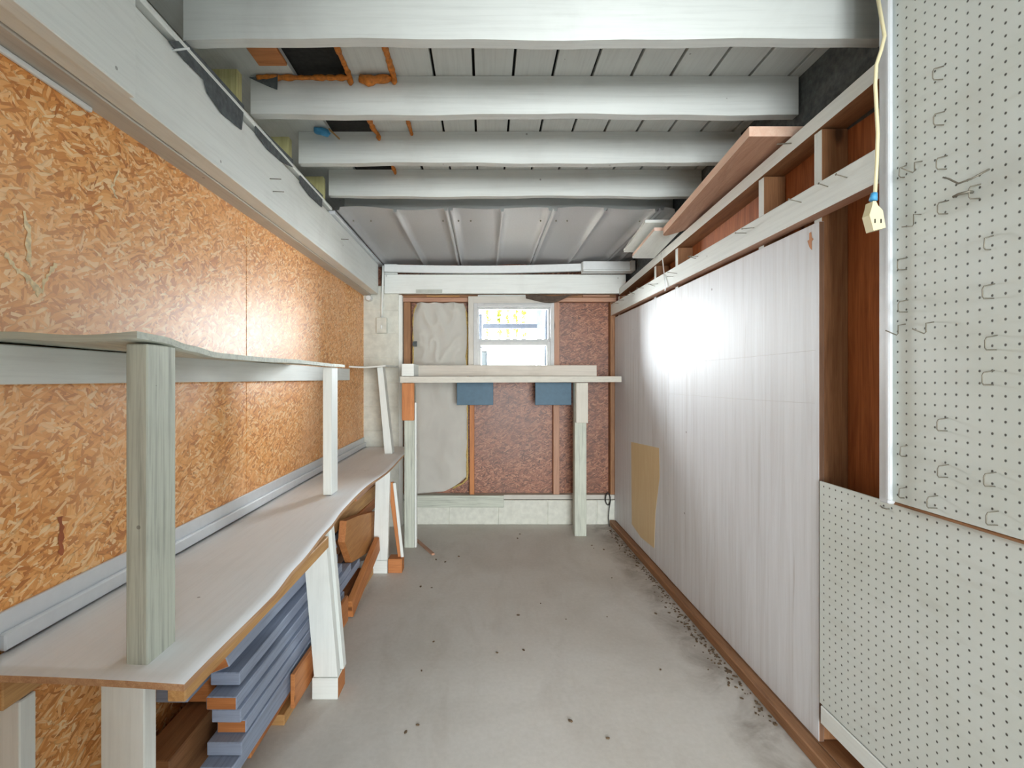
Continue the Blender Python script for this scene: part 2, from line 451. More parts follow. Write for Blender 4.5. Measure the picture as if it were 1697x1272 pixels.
# deck boards overhead (ceiling), one board missing near the left beam
bm = bmesh.new()
gap = 0.1458; x = -0.188
edges = []
k = 0
while x + k * gap < 1.16:
    a = x + k * gap; edges.append((a + 0.005, min(a + gap - 0.005, 1.17))); k += 1
edges += [(-0.33, -0.193), (-0.495, -0.345), (-1.0, -0.705)]
for a, b in edges: add_box(bm, (a, b), (NEAR, 4.2), (DECK, DECK + 0.022), 0.0015)
tag(finish('ceiling', bm, GREY('Y')), 'grey painted deck boards with dark gaps overhead', 'ceiling', kind='structure')
box('roof_felt', (-1.2, 1.25), (NEAR, 4.35), (DECK + 0.03, DECK + 0.05), BLACK, kind='structure', label='black roofing felt above the deck boards', cat='roof', bev=0)

# ================================================================== joists and beams
jl = {1.417: 'first grey joist overhead from the doorway, cut by the top edge',
      1.82: 'second grey ceiling joist with orange foam along its top',
      2.23: 'third grey ceiling joist with blue scrap at its end',
      2.635: 'fourth grey ceiling joist just before the metal panels',
      3.04: 'fifth ceiling joist, seen dark just above the edge of the metal panels'}
for y, lab in jl.items():
    bm = bmesh.new()
    n = 24; x0 = {1.82: -0.868, 2.23: -0.846, 2.635: -0.838}.get(y, -0.87)
    # gently wavy underside, as sawn and painted
    rings = []
    for i in range(n + 1):
        xx = x0 + (1.16 - x0) * i / n; wv = 0.003 * math.sin(xx * 5 + y * 7) + 0.0015 * math.sin(xx * 17 + y)
        rings.append([bm.verts.new((xx, y, JB + wv)), bm.verts.new((xx, y + 0.038, JB + wv)), bm.verts.new((xx, y + 0.038, DECK - 0.001)), bm.verts.new((xx, y, DECK - 0.001))])
    for i in range(n):
        for q in range(4): bm.faces.new((rings[i][q], rings[i][(q + 1) % 4], rings[i + 1][(q + 1) % 4], rings[i + 1][q]))
    bm.faces.new(rings[0]); bm.faces.new(rings[-1][::-1])
    tag(finish('ceiling_joist', bm, GREY('X')), lab, 'joist', 'grey ceiling joists')

BT = 2.11
box('roof_beam', (-0.918, -0.854), (NEAR, 3.93), (1.875, BT), WHITE('Y'), label='long white roof beam, inner board facing the aisle', cat='beam')
lb = bpy.data.objects['roof_beam']
box('roof_beam', (-1.0, -0.921), (NEAR, 3.985), (1.872, BT), GREYISH('Y'), label='outer board of the roof beam, its beige underside against the strand board', cat='beam')
box('roof_beam', (-0.853, -0.816), (NEAR, 1.15), (1.855, BT - 0.005), WHITE('Y'), label='short white board doubling the roof beam near the doorway', cat='beam')
box('beam_cap_strip', (-0.875, -0.845), (NEAR, 2.72), (2.128, 2.146), WHITE('Y'), bev=0.004, label='thin white strip capping the long roof beam above torn felt', cat='strip')
box('beam_cap_board', (-1.0, -0.876), (NEAR, 3.9), (BT + 0.001, 2.127), GREYISH('Y'), label='flat grey board lying on top of the long roof beam', cat='board')
box('edge_trim', (-0.872, -0.832), (2.73, 4.03), (2.112, 2.133), TRIMA, bev=0.003, label='white metal edge channel of the roof panels along the beam', cat='trim')
box('caulk_strip', (-0.984, -0.972), (NEAR, 1.22), (1.858, 1.871), TRIMW, bev=0.003, label='white caulk strip between strand board and roof beam', cat='strip')
# wire marks (nails) on the beam
for u, v, du in ((447, 296, 32), (452, 317, 26), (565, 396, 30)):
    p = onX(u, v, -0.853); q = onX(u + du, v, -0.853)
    tube('nail', [p + Vector((0, 0, 0)), Vector((p.x + 0.045, p.y, p.z - 0.002))], 0.0018, STEEL, lb, 6)
tube('nail', [onX(287, 84, -0.853) + Vector((-0.01, 0, 0)), onX(287, 84, -0.853) + Vector((0.05, -0.01, 0.0))], 0.003, TRIMW, lb, 6)
# torn felt flaps hanging between beam and cap strip
def z1(x, y): return (x / 3.742, 60 + y / 3.742)
def z2(x, y): return (380 + x / 3.742, 60 + y / 3.742)
flaps = [([z1(1050, 30), z1(1150, 30), z1(1290, 180), z1(1515, 430), z1(1500, 580), z1(1380, 480), z1(1290, 350), z1(1270, 270), z1(1150, 150)], 'longest torn grey felt flap on the roof beam, nearest the doorway'),
         ([z2(160, 540), z2(250, 620), z2(395, 765), z2(400, 815), z2(330, 780), z2(240, 700), z2(170, 610)], 'torn grey felt flap on the roof beam below the third joist'),
         ([z2(440, 845), z2(580, 985), z2(575, 1060), z2(500, 990), z2(440, 910)], 'smallest torn grey felt flap on the roof beam below the fourth joist')]
for poly, lab in flaps:
    prism('felt_flap', [onX(u, v, -0.846) for u, v in poly], (-0.004, 0, 0), FELT, label=lab, cat='felt', group='torn felt flaps on the beam')
# pale yellow blocks standing on the beam
for y, xr, zt, lab in ((1.73, -0.872, 2.29, 'pale yellow wood block on the beam beside the second joist'), (2.185, -0.872, 2.275, 'pale yellow wood block on the beam beside the third joist'), (2.59, -0.852, 2.265, 'pale yellow wood block on the beam beside the fourth joist')):
    box('spacer_block', (-0.998, xr), (y, y + 0.035), (2.147, zt), YELLOW('Z'), label=lab, cat='wood block', group='pale yellow blocks on the beam')
# odds and ends stuffed up in the left end of the ceiling
def foam(pts, r, lab, name='spray_foam_bead'):
    P = []; R = []
    for a, b in zip(pts, pts[1:]):
        a, b = Vector(a), Vector(b); n = max(2, int((b - a).length / 0.012))
        for i in range(n): P.append(a.lerp(b, i / n)); R.append(r * (0.75 + 0.6 * random.random()))
    P.append(Vector(pts[-1])); R.append(r * 0.5)
    tube(name, P, R, FOAM, None, 8, label=lab, cat='spray foam', group='orange spray foam beads')
dz = DECK - 0.004
foam([(-0.50, 1.46, dz), (-0.50, 1.80, dz), (-0.497, 1.814, dz - 0.012), (-0.496, 1.812, dz - 0.035)], 0.009, 'orange foam bead along the black gap, before the second joist')
foam([(-0.338, 1.46, dz), (-0.338, 1.80, dz), (-0.335, 1.812, dz - 0.012), (-0.335, 1.812, dz - 0.032)], 0.010, 'orange foam bead along the deck boards, before the second joist')
foam([(-0.84, 1.812, dz - 0.008), (-0.6, 1.812, dz - 0.008), (-0.49, 1.812, dz - 0.008)], 0.009, 'thin orange foam bead along the top of the second joist')
foam([(-0.46, 1.810, dz - 0.012), (-0.43, 1.808, dz - 0.022), (-0.39, 1.808, dz - 0.016), (-0.345, 1.81, dz - 0.012)], 0.015, 'fat lump of orange foam on top of the second joist')
foam([(-0.50, 1.87, dz), (-0.50, 2.2, dz), (-0.485, 2.222, dz - 0.012), (-0.478, 2.222, dz - 0.04)], 0.010, 'orange foam bead dripping down the third joist by the black gap')
foam([(-0.335, 1.87, dz), (-0.335, 2.2, dz), (-0.332, 2.222, dz - 0.012), (-0.33, 2.222, dz - 0.018)], 0.009, 'orange foam bead on the third joist below the deck boards')
foam([(-0.49, 2.28, dz), (-0.487, 2.62, dz), (-0.482, 2.627, dz - 0.01), (-0.48, 2.627, dz - 0.026)], 0.009, 'orange foam bead dripping on the fourth joist')
box('plywood_offcut', (-0.80, -0.70), (1.46, 1.74), (DECK - 0.016, DECK - 0.002), ORANGE('X'), label='small orange plywood offcut under the deck above the first felt flap', cat='offcut')
prism('felt_scrap', [(-0.87, 1.813, 2.31), (-0.76, 1.80, 2.312), (-0.765, 1.806, 2.262), (-0.80, 1.812, 2.278)], (0, 0.004, 0), FELT, label='grey felt scrap hanging on the end of the second joist', cat='felt')
bm = bmesh.new()
bmesh.ops.create_icosphere(bm, subdivisions=3, radius=1.0)
for v in bm.verts:
    p = v.co.copy(); k = 1 + 0.35 * noise.noise(p * 1.7)
    v.co = Vector((-0.725 + p.x * 0.038 * k, 2.195 + p.y * 0.022 * k, 2.300 + p.z * 0.016 * k - 0.3 * p.x * 0.03))
tag(finish('blue_scrap', bm, BLUETAPE, smooth=True), 'crumpled blue scrap tucked beside the third ceiling joist', 'scrap')
beam('wood_splinter', (-0.70, 2.20, 2.318), (-0.655, 2.215, 2.278), 0.008, 0.005, PINE('X'), label='pale wood splinter beside the blue scrap', cat='splinter', bev=0.001)

# aluminium roof panels (underside), nailed below the joists
PZ = CZ + 0.943
def roof_panel(x0, x1, mid, lab, ph):
    prof = []
    def rib(c, w=0.011, h=0.016): return [(c - w, 0), (c - w * 0.7, -h), (c + w * 0.7, -h), (c + w, 0)]
    xs = [(x0, -0.0)] + rib(x0 + 0.014) 
    nn = 7
    def fill(a, b): return [(a + (b - a) * i / nn, 0.0) for i in range(1, nn)]
    xs += fill(x0 + 0.03, mid - 0.014) + rib(mid) + fill(mid + 0.014, x1 - 0.03) + rib(x1 - 0.014) + [(x1, 0)]
    bm = bmesh.new(); ny = 14; rows = []
    for j in range(ny + 1):
        y = 2.725 + (4.085 - 2.725) * j / ny
        e = (1 - j / ny) ** 2 + 0.6 * (j / ny) ** 3
        row = []
        for x_, z_ in xs:
            s = math.sin((x_ - x0) / (x1 - x0) * 2 * math.pi + ph)
            row.append((x_, y, PZ + z_ + 0.008 * e * s + 0.003 * math.sin(x_ * 9 + y * 3)))
        rows.append(row)
    T = [[bm.verts.new(p) for p in r] for r in rows]
    for j in range(ny):
        for i in range(len(xs) - 1): bm.faces.new((T[j][i], T[j][i + 1], T[j + 1][i + 1], T[j + 1][i])).smooth = True
    r = bmesh.ops.solidify(bm, geom=bm.faces[:], thickness=0.0008)
    p = thing('metal_roof_sheet', (x0, 2.725, PZ), lab, 'metal roof panel', 'aluminium panels under the roof')
    finish('sheet', bm, ALU, p)
    for x_, y_ in (((mid - 0.05 - 0.13, 2.93), (x1 - 0.045, 2.93), (x0 + 0.045, 2.93)) if x1 - x0 > 0.4 else ((x0 + 0.045, 2.93),)):
        b2 = bmesh.new(); bmesh.ops.create_uvsphere(b2, u_segments=8, v_segments=6, radius=0.005)
        bmesh.ops.translate(b2, verts=b2.verts[:], vec=(x_, y_, PZ - 0.004)); finish('screw', b2, STEEL, p, smooth=True)
roof_panel(-0.83, -0.205, -0.50, 'white metal roof panel against the long left roof beam', 0.4)
roof_panel(-0.203, 0.375, 0.095, 'bright white metal roof panel above the window', 2.6)
roof_panel(0.377, 0.965, 0.668, 'bluish white metal roof panel between window and wall rail', 0.2)
roof_panel(0.967, 1.16, 1.06, 'narrow metal roof panel behind the stored red plank', 0.5)

# back beam, its white strip and the gutter piece
bb = box('lintel_beam', (-0.81, 1.13), (3.95, 3.988), (1.883, 2.036), WHITE('X'), label='grey white beam across the top of the back wall', cat='beam')
box('metal_strap', (-0.555, -0.345), (3.946, 3.9505), (1.888, 1.915), plain('tin', lin(176, 178, 170), 0.5, 0.5), bb, bev=0.001, label='thin tin strap')
def strip_fn(i, j):
    x_ = -0.80 + i * 1.6
    return Vector((x_, 3.90 + 0.045 * j, 2.105 - 0.014 * math.sin(math.pi * i) + 0.008 * i))
tag(sheet('pipe_strip', 24, 2, strip_fn, 0.055, [TRIMW, TRIMW]), 'long white sagging strip above the back beam', 'strip')
g = thing('gutter_piece', (0.98, 3.85, 2.03), 'short white box section above the back beam near the wall rail', 'gutter')
bm = bmesh.new()
P = [(3.895, 2.03), (3.80, 2.03), (3.80, 2.04), (3.81, 2.045), (3.81, 2.108), (3.895, 2.116)]
A = [bm.verts.new((0.76, y, z)) for y, z in P]; B = [bm.verts.new((1.155, y, z)) for y, z in P]
bm.faces.new(A); bm.faces.new(B[::-1])
for i in range(6): bm.faces.new((A[i], B[i], B[(i + 1) % 6], A[(i + 1) % 6]))
finish('channel', bm, TRIMW, g)
box('end_cap', (1.12, 1.158), (3.785, 3.799), (2.03, 2.11), GREYISH('Z'), g, label='dark end piece')
box('corner_board', (-0.81, -0.705), (3.951, 3.984), (2.037, 2.12), GREY('Z'), label='grey board stub above the back beam in the pillar corner', cat='board')

# ================================================================== back wall framing
def stud(x, z, lab, y=(4.05, 4.124), m=None, ax='Z', name='wall_stud', grp='studs of the back wall'):
    return box(name, x, y, z, m or BROWN(ax), label=lab, cat='stud', group=grp)
box('top_plate', (-0.70, 1.08), (4.05, 4.124), (1.832, 1.868), RED('X'), label='reddish timber plate along the top of the back wall', cat='plate')
box('top_plate', (-0.70, 1.08), (4.054, 4.124), (1.870, 1.90), BROWN('X'), label='upper brown plate squeezed under the back beam', cat='plate')
box('bottom_plate', (-0.70, 1.08), (4.05, 4.124), (0.205, 0.243), GREYISH('X'), label='grey bottom plate on the concrete blocks of the back wall', cat='plate')
stud((-0.672, -0.615), (0.245, 1.830), 'brown stud between white corner board and insulation')
stud((-0.129, -0.090), (0.245, 1.262), 'orange brown stud beside the insulation under the window', m=ORANGE('Z'))
stud((0.562, 0.612), (0.245, 1.830), 'reddish stud beside the window, on the strand board side', m=RED('Z'))
stud((1.032, 1.078), (0.245, 1.830), 'brown corner stud where back wall meets white plywood')
box('corner_trim_board', (-0.718, -0.674), (3.990, 4.048), (0.0, 1.878), WHITE('Z'), label='narrow white board covering the edge of the block pillar', cat='board')
box('shim_strip', (-0.48, -0.21), (4.03, 4.053), (1.871, 1.881), PINE('X'), bev=0.001, label='pale wood shim above the insulation', cat='shim')
box('shim_strip', (-0.06, 0.33), (4.02, 4.053), (1.872, 1.883), WHITE('X'), bev=0.001, label='white wood shim above the window', cat='shim')
box('shim_strip', (0.80, 1.02), (4.028, 4.053), (1.871, 1.884), RED('X'), bev=0.001, label='reddish wood shim above the strand board', cat='shim')
# torn dark insulation paper over the window's right corner
def paper(i, j):
    x_ = 0.33 + 0.42 * i; w_ = 0.055 * math.sin(math.pi * min(1, 0.12 + i)) + 0.004
    return Vector((x_, 3.978 + 0.012 * noise.noise(Vector((i * 5, j * 3, 1))), 1.872 - w_ * j + 0.006 * math.sin(i * 9)))
bm = bmesh.new(); N = 16
T = [[bm.verts.new(paper(i / N, j / 4)) for j in range(5)] for i in range(N + 1)]
for i in range(N):
    for j in range(4): bm.faces.new((T[i][j], T[i + 1][j], T[i + 1][j + 1], T[i][j + 1])).smooth = True
bmesh.ops.solidify(bm, geom=bm.faces[:], thickness=0.003)
tag(finish('torn_paper', bm, plain('brown_paper', lin(120, 104, 92), 0.85, 0, 30, 0.25, 0.4)), 'torn dark paper hanging above the window corner', 'paper')

# insulation batt
def ins_outline(t):
    l = -0.598 + 0.008 * noise.noise(Vector((t * 9, 3, 0))); r = -0.150 + 0.010 * noise.noise(Vector((t * 8, 7, 0)))
    if t > 0.93: l += 0.03 * ((t - 0.93) / 0.07) ** 2; r -= 0.03 * ((t - 0.93) / 0.07) ** 2
    if t < 0.06: r -= 0.12 * ((0.06 - t) / 0.06) ** 2
    return l, r
bm = bmesh.new(); NU, NV = 36, 90; V = []
for j in range(NV + 1):
    t_ = j / NV; l, r = ins_outline(t_); row = []
    for i in range(NU + 1):
        s = i / NU; x_ = l + (r - l) * s
        bot = 0.25 + 0.02 * s + (0.045 * max(0, (s - 0.7) / 0.3) ** 2)
        z_ = bot + (1.825 + 0.004 * math.sin(s * 19) - bot) * t_
        e = min(s, 1 - s) * 8; e = min(1, e)
        wr = noise.noise(Vector((x_ * 7 + 0.9 * noise.noise(Vector((x_ * 3, z_ * 3, 5))), z_ * 2.2, 0.3)))
        ridge = (1 - abs(noise.noise(Vector((x_ * 10 + z_ * 4, z_ * 5 - x_ * 6, 2.0)))) ) ** 5
        y_ = 4.085 - 0.026 * e + 0.018 * wr - (0.026 * ridge * e if z_ > 1.25 else 0.004 * ridge * e)
        row.append(bm.verts.new((x_, y_, z_)))
    V.append(row)
for j in range(NV):
    for i in range(NU): bm.faces.new((V[j][i], V[j][i + 1], V[j + 1][i + 1], V[j + 1][i])).smooth = True
bmesh.ops.solidify(bm, geom=bm.faces[:], thickness=0.012)
ins = thing('insulation_batt', (-0.37, 4.09, 0.25), 'wrinkled white insulation facing stapled between studs beside the window', 'insulation')
finish('facing', bm, INS, ins)
bm = bmesh.new(); P = []
for k in range(40):
    t_ = k / 39; l, r = ins_outline(t_); P.append((l - 0.002 + 0.004 * random.random(), 4.09, 0.26 + 1.55 * t_))
add_tube(bm, P, [0.006 + 0.006 * random.random() for _ in P], 6)
P = []
for k in range(40):
    t_ = k / 39; l, r = ins_outline(t_); P.append((r + 0.004 * random.random(), 4.09, 0.29 + 1.52 * t_))
add_tube(bm, P, [0.006 + 0.006 * random.random() for _ in P], 6)
finish('fibre_edge', bm, plain('yellow_fibre', lin(196, 168, 104), 0.95, 0, 90, 0.3, 0.6), ins, smooth=True)
prism('torn_hole', [(-0.592, 4.040, 1.505), (-0.560, 4.040, 1.507), (-0.561, 4.040, 1.462), (-0.590, 4.040, 1.463), (-0.598, 4.04, 1.478)], (0, 0.006, 0), FELT, ins)

# ------------------------------------------------------------------ window
SASHM = plain('greyed_white_sash', lin(186, 187, 186), 0.5, 0, 30, 0.05)
win = link('window_1', None, (0.22, 4.06, 1.27)); tag(win, 'small white sliding window above the back workbench', 'window', kind='structure')
def ring(name, x, z, w, y, mat, parent, wb=None, wt=None):
    bm = bmesh.new(); wb = w if wb is None else wb; wt = w if wt is None else wt
    add_box(bm, (x[0], x[0] + w), y, z, 0.0015); add_box(bm, (x[1] - w, x[1]), y, z, 0.0015)
    add_box(bm, (x[0] + w, x[1] - w), y, (z[0], z[0] + wb), 0.0015); add_box(bm, (x[0] + w, x[1] - w), y, (z[1] - wt, z[1]), 0.0015)
    return finish(name, bm, mat, parent)
t = NT('clear_glass')
tr = t.n('ShaderNodeBsdfTransparent'); gl = t.n('ShaderNodeBsdfGlossy'); gl.inputs['Roughness'].default_value = 0.03
fr = t.n('ShaderNodeFresnel'); fr.inputs['IOR'].default_value = 1.45
mx = t.n('ShaderNodeMixShader'); t.l(fr.outputs[0], mx.inputs[0]); t.l(tr.outputs[0], mx.inputs[1]); t.l(gl.outputs[0], mx.inputs[2]); t.l(mx.outputs[0], t.out.inputs['Surface'])
GLASS = t.m
box('side_jamb', (-0.137, -0.0935), (3.99, 4.14), (1.27, 1.868), GREYISH('Z'), win)
box('head_board', (-0.097, 0.56), (3.99, 4.124), (1.81, 1.868), GREYISH('X'), win, label='grey weathered head board')
box('leak_stop_board', (-0.13, 0.565), (4.062, 4.14), (1.2, 1.2615), GREYISH('X'), win)  # hidden board added under the window, sized to limit the light leak
ring('frame', (-0.094, 0.560), (1.262, 1.812), 0.030, (3.985, 4.085), SASHM, win)
box('head_strip', (-0.01, 0.535), (3.975, 3.985), (1.797, 1.807), SASHM, win)
f2 = ring('sash', (-0.066, 0.53), (1.468, 1.782), 0.016, (4.026, 4.056), SASHM, win, wb=0.055)
box('glass', (-0.05, 0.514), (4.039, 4.043), (1.523, 1.766), GLASS, f2, bev=0)
f3 = ring('sash', (-0.066, 0.53), (1.288, 1.498), 0.030, (3.996, 4.024), SASHM, win, wb=0.02, wt=0.026)
box('glass', (-0.036, 0.50), (4.008, 4.012), (1.308, 1.472), GLASS, f3, bev=0)

# ------------------------------------------------------------------ switch box and conduit on the pillar
sw = thing('switch_box', (-0.83, 3.985, 1.55), 'painted switch box with thin conduit on the grey block pillar', 'switch')
c1 = onY(624, 526, 3.965); c2 = onY(641.5, 552, 3.965)
box('cover_plate', (c1.x, c2.x), (3.948, 3.984), (c2.z, c1.z), BLOCK, sw, bev=0.004)
box('toggle', ((c1.x + c2.x) / 2 - 0.006, (c1.x + c2.x) / 2 + 0.006), (3.938, 3.948), (1.60, 1.628), TRIMW, sw, bev=0.002)
px_ = onY(634, 440, 3.93)
tube('conduit', [(px_.x + 0.005, 3.93, 2.10), (px_.x + 0.002, 3.93, 1.95), (px_.x - 0.004, 3.94, 1.85), ((c1.x + c2.x) / 2, 3.968, 1.78), ((c1.x + c2.x) / 2, 3.968, c1.z + 0.0)], 0.009, WHITE('Z'), sw, 10)
bm = bmesh.new(); bmesh.ops.create_cone(bm, cap_ends=True, segments=20, radius1=0.024, radius2=0.020, depth=0.05)
bmesh.ops.rotate(bm, verts=bm.verts[:], matrix=Matrix.Rotation(math.pi / 2, 3, 'X'))
bmesh.ops.translate(bm, verts=bm.verts[:], vec=(-0.935, 3.958, 1.846))
tag(finish('pipe_end', bm, TRIMW, smooth=False), 'small white pipe end under the far end of the roof beam', 'pipe')

# ================================================================== back workbench
wb = thing('workbench', (0.2, 3.8, 0.0), 'grey white narrow workbench standing across the back wall', 'workbench')
prism('tabletop', [(-0.602, 3.48, 1.214), (1.040, 3.75, 1.217), (1.040, 4.044, 1.217), (-0.602, 4.044, 1.214)], (0, 0, -0.044), paint(lin(206, 202, 190), 'X', 0.08, 0.12, key='bench_edge_paint'), wb)
l1 = box('leg', (-0.574, -0.503), (3.49, 3.58), (0.0, 1.168), WORN('Z'), wb)
box('splice_block', (-0.585, -0.500), (3.455, 3.489), (0.905, 1.168), ORANGE('Z'), l1, label='bare orange splice block')
box('edge_strip', (-0.502, -0.488), (3.495, 3.54), (0.0, 1.03), WHITE('Z'), l1)
l2 = box('leg', (0.682, 0.772), (3.745, 3.83), (0.0, 1.168), WORN('Z'), wb)
box('splice_block', (0.686, 0.776), (3.708, 3.744), (0.865, 1.168), paint(lin(206, 202, 190), 'Z', 0.08, 0.12, key='bench_edge_paint_v'), l2)
box('timber_rail', (-0.525, 0.858), (3.78, 3.818), (1.2175, 1.302), paint(lin(204, 196, 184), 'X', 0.10, 0.16, key='weathered_rail'), label='weathered grey timber lying on edge along the back workbench', cat='timber')
box('timber_block', (-0.600, -0.512), (3.53, 3.80), (1.2175, 1.306), WHITE('Y'), label='white timber block on the left end of the back workbench', cat='timber', endmat=WHITE('X'))
for u0, u1, lab in ((757, 817.5, 'dark teal board hanging under the workbench beside the insulation'), (887, 947, 'dark teal board hanging under the workbench near its right leg')):
    a = onY(u0, 637, 3.86); b = onY(u1, 671, 3.86)
    box('hanging_board', (a.x, b.x), (3.86, 3.885), (b.z, 1.169), TEAL, label=lab, cat='board', group='dark teal boards under the workbench')
box('timber_ledger', (-0.56, 0.152), (4.005, 4.043), (0.150, 0.247), WORN('X'), label='short white timber fixed low across the back wall blocks', cat='timber')

# ================================================================== long bench on the left
ZT = [(0.9, 0.634), (1.28, 0.630), (1.46, 0.640), (1.8, 0.655), (2.35, 0.665), (3.03, 0.658), (3.95, 0.655)]
XF = [(0.9, -0.560), (1.28, -0.553), (1.46, -0.560), (1.8, -0.574), (2.03, -0.588), (2.35, -0.586), (3.03, -0.573), (3.95, -0.580)]
bn = thing('storage_bench', (-0.77, 2.4, 0.0), 'long low bench with warped plywood top against the golden wall', 'bench')
def bench_fn(i, j):
    y = 0.915 + (3.97 - 0.915) * i
    xf = lerp(XF, y); x_ = -0.968 + (xf + 0.968) * j
    z = 0.650 + (lerp(ZT, y) - 0.650) * (j ** 1.6) + 0.003 * math.sin(y * 6.0) * (0.3 + j)
    return Vector((x_, y, z))
sheet('bench_top', 90, 12, bench_fn, 0.013, [BENCH, PLYEDGE], bn)
def bz(y, j=1.0):
    return 0.650 + (lerp(ZT, y) - 0.650) * (j ** 1.6) + 0.003 * math.sin(y * 6.0) * (0.3 + j) - 0.0135
# aprons under the top
for a, b in ((0.955, 1.83),):
    za, zb = min(bz(a), bz(b), bz((a + b) / 2)) - 0.004, 0
    box('apron', (-0.618, -0.582), (a, b), (za - 0.043, za), PINE('Y'), bn, label='bare pine apron')
box('bearer', (-0.95, -0.912), (0.93, 3.9), (0.57, 0.634), PINE('Y'), bn, label='bare pine bearer along the wall')
box('leg', (-0.757, -0.670), (0.967, 1.003), (0.0, 0.618), WHITE('Z'), bn)
box('leg', (-0.968, -0.915), (0.967, 1.003), (0.0, 0.565), WHITE('Z'), bn)
def slanted(name, x0t, x1t, x0b, x1b, y, zt, zb, mat, parent):
    return prism(name, [(x0t, y[0], zt), (x1t, y[0], zt), (x1b, y[0], zb), (x0b, y[0], zb)], (0, y[1] - y[0], 0), mat, parent)
slanted('leg', -0.688, -0.600, -0.641, -0.553, (1.843, 1.878), bz(1.85) - 0.003, 0.082, WHITE('Z'), bn)
slanted('leg', -0.660, -0.594, -0.606, -0.545, (1.895, 1.93), bz(1.9) - 0.003, 0.082, WHITE('Z'), bn)
box('foot_block', (-0.648, -0.551), (1.838, 1.935), (0.0, 0.080), WHITE('X'), bn, endmat=ORANGE('Y'), endaxis='X')
slanted('leg', -0.673, -0.586, -0.689, -0.602, (3.03, 3.066), bz(3.03) - 0.003, 0.082, WHITE('Z'), bn)
box('foot_block', (-0.90, -0.603), (3.028, 3.12), (0.0, 0.080), WHITE('X'), bn)
box('foot_block', (-0.600, -0.513), (3.035, 3.12), (0.0, 0.086), ORANGE('X'), bn, label='bare brown foot block')
beam('brace', (-0.592, 3.085, 0.55), (-0.528, 3.085, 0.088), 0.034, 0.030, ORANGE('X'), bn, up=(0, 1, 0), label='bare orange brace')
beam('brace', (-0.566, 3.068, 0.55), (-0.516, 3.068, 0.088), 0.018, 0.016, WHITE('X'), bn, up=(0, 1, 0))

# trim channel along the left wall above the bench
bm = bmesh.new()
add_box(bm, (XL + 0.0005, XL + 0.010), (0.72, 3.975), (0.655, 0.727), 0.002)
add_box(bm, (XL + 0.0105, XL + 0.024), (0.985, 3.975), (0.652, 0.688), 0.003)
tag(finish('baseboard_left', bm, TRIMA), 'white two step metal trim along the wall above the bench', 'trim', kind='structure')

# upper shelves on posts
sh = thing('shelf', (-0.80, 1.6, 0.65), 'long thin warped shelf on two white posts above the bench', 'shelf')
ZS = [(0.90, 1.287), (1.0, 1.284), (1.10, 1.272), (1.22, 1.262), (1.45, 1.262), (1.8, 1.267), (2.15, 1.266), (2.45, 1.268)]
def shelf_fn(i, j):
    y = 0.925 + (2.42 - 0.925) * i
    z = 1.284 + (lerp(ZS, y) - 1.284) * j + 0.004 * math.sin(j * 7) * (1 - i)
    return Vector((-0.983 + (-0.655 + 0.983 - 0.035 * i) * j, y, z))
sheet('shelf_board', 60, 10, shelf_fn, 0.013, [WORN('Y'), WORN('X')], sh)
box('cleat', (XL + 0.001, XL + 0.036), (0.72, 3.45), (1.188, 1.268), WHITE('Y'), sh)
box('post', (-0.705, -0.662), (0.964, 1.053), (0.636, 1.268), WORN('Z'), sh)
box('post', (-0.747, -0.705), (2.262, 2.352), (0.664, 1.252), WHITE('Z'), sh)
s2 = thing('shelf', (-0.83, 3.7, 0.65), 'short thin shelf on one leaning white post by the pillar', 'shelf')
def shelf2_fn(i, j):
    y = 3.45 + 0.53 * i
    return Vector((-0.955 + 0.255 * j, y, 1.296 - 0.012 * math.sin(math.pi * (0.2 + 0.8 * j)) * (1 - i) + 0.004 * i))
sheet('shelf_board', 10, 10, shelf2_fn, 0.010, [WHITE('X'), WHITE('Y')], s2)
prism('post', [(-0.782, 3.56, 1.283), (-0.742, 3.56, 1.283), (-0.672, 3.56, 0.657), (-0.727, 3.56, 0.657)], (0, 0.085, 0), WHITE('Z'), s2)

# ------------------------------------------------------------------ lumber stored under the bench
def lumber(x, y, z, mat, lab, end=None, yaw=0.0, roll=0.0, name='stored_timber', cat='timber', grp='timbers stored under the bench'):
    c = Vector(((x[0] + x[1]) / 2, (y[0] + y[1]) / 2, (z[0] + z[1]) / 2)); L = y[1] - y[0]
    d = Vector((math.sin(yaw), math.cos(yaw), 0)) * L / 2
    return beam(name, c - d, c + d, x[1] - x[0], z[1] - z[0], mat, None, up=(-math.sin(roll), 0, math.cos(roll)), label=lab, cat=cat, group=grp, endmat=end)
B_ = BLUE('X'); OE = ORANGE('Y')
lumber((-0.825, -0.740), (1.425, 2.44), (0.348, 0.386), B_, 'topmost blue grey timber of the stack under the bench, orange sawn end', OE, 0.008, math.radians(22))
lumber((-0.815, -0.728), (1.455, 2.44), (0.292, 0.330), B_, 'second blue grey timber from the top of the stack, painted end', BLUE('Y'), -0.004)
lumber((-0.800, -0.712), (1.415, 2.44), (0.246, 0.284), B_, 'third blue grey timber from the top, chipped orange end', OE, 0.006)
lumber((-0.785, -0.700), (1.420, 2.55), (0.206, 0.244), B_, 'fourth blue grey timber down the stack, grey painted end', BLUE('Y'), 0.010)
lumber((-0.780, -0.695), (1.435, 2.72), (0.166, 0.204), B_, 'fifth blue grey timber down the stack, bright orange end', OE, 0.004)
lumber((-0.790, -0.690), (1.40, 2.40), (0.126, 0.164), B_, 'sixth blue grey timber down the stack, below the orange end', BLUE('Y'), 0.006)
lumber((-0.785, -0.692), (1.36, 2.38), (0.086, 0.124), BLUE('X'), 'lowest blue grey timber of the stack, sticking out nearest the doorway', BLUE('Y'), 0.012)
lumber((-0.80, -0.715), (1.50, 2.9), (0.040, 0.084), ORANGE('X'), 'bare orange timber under the stack of blue grey timbers', OE, 0.0)
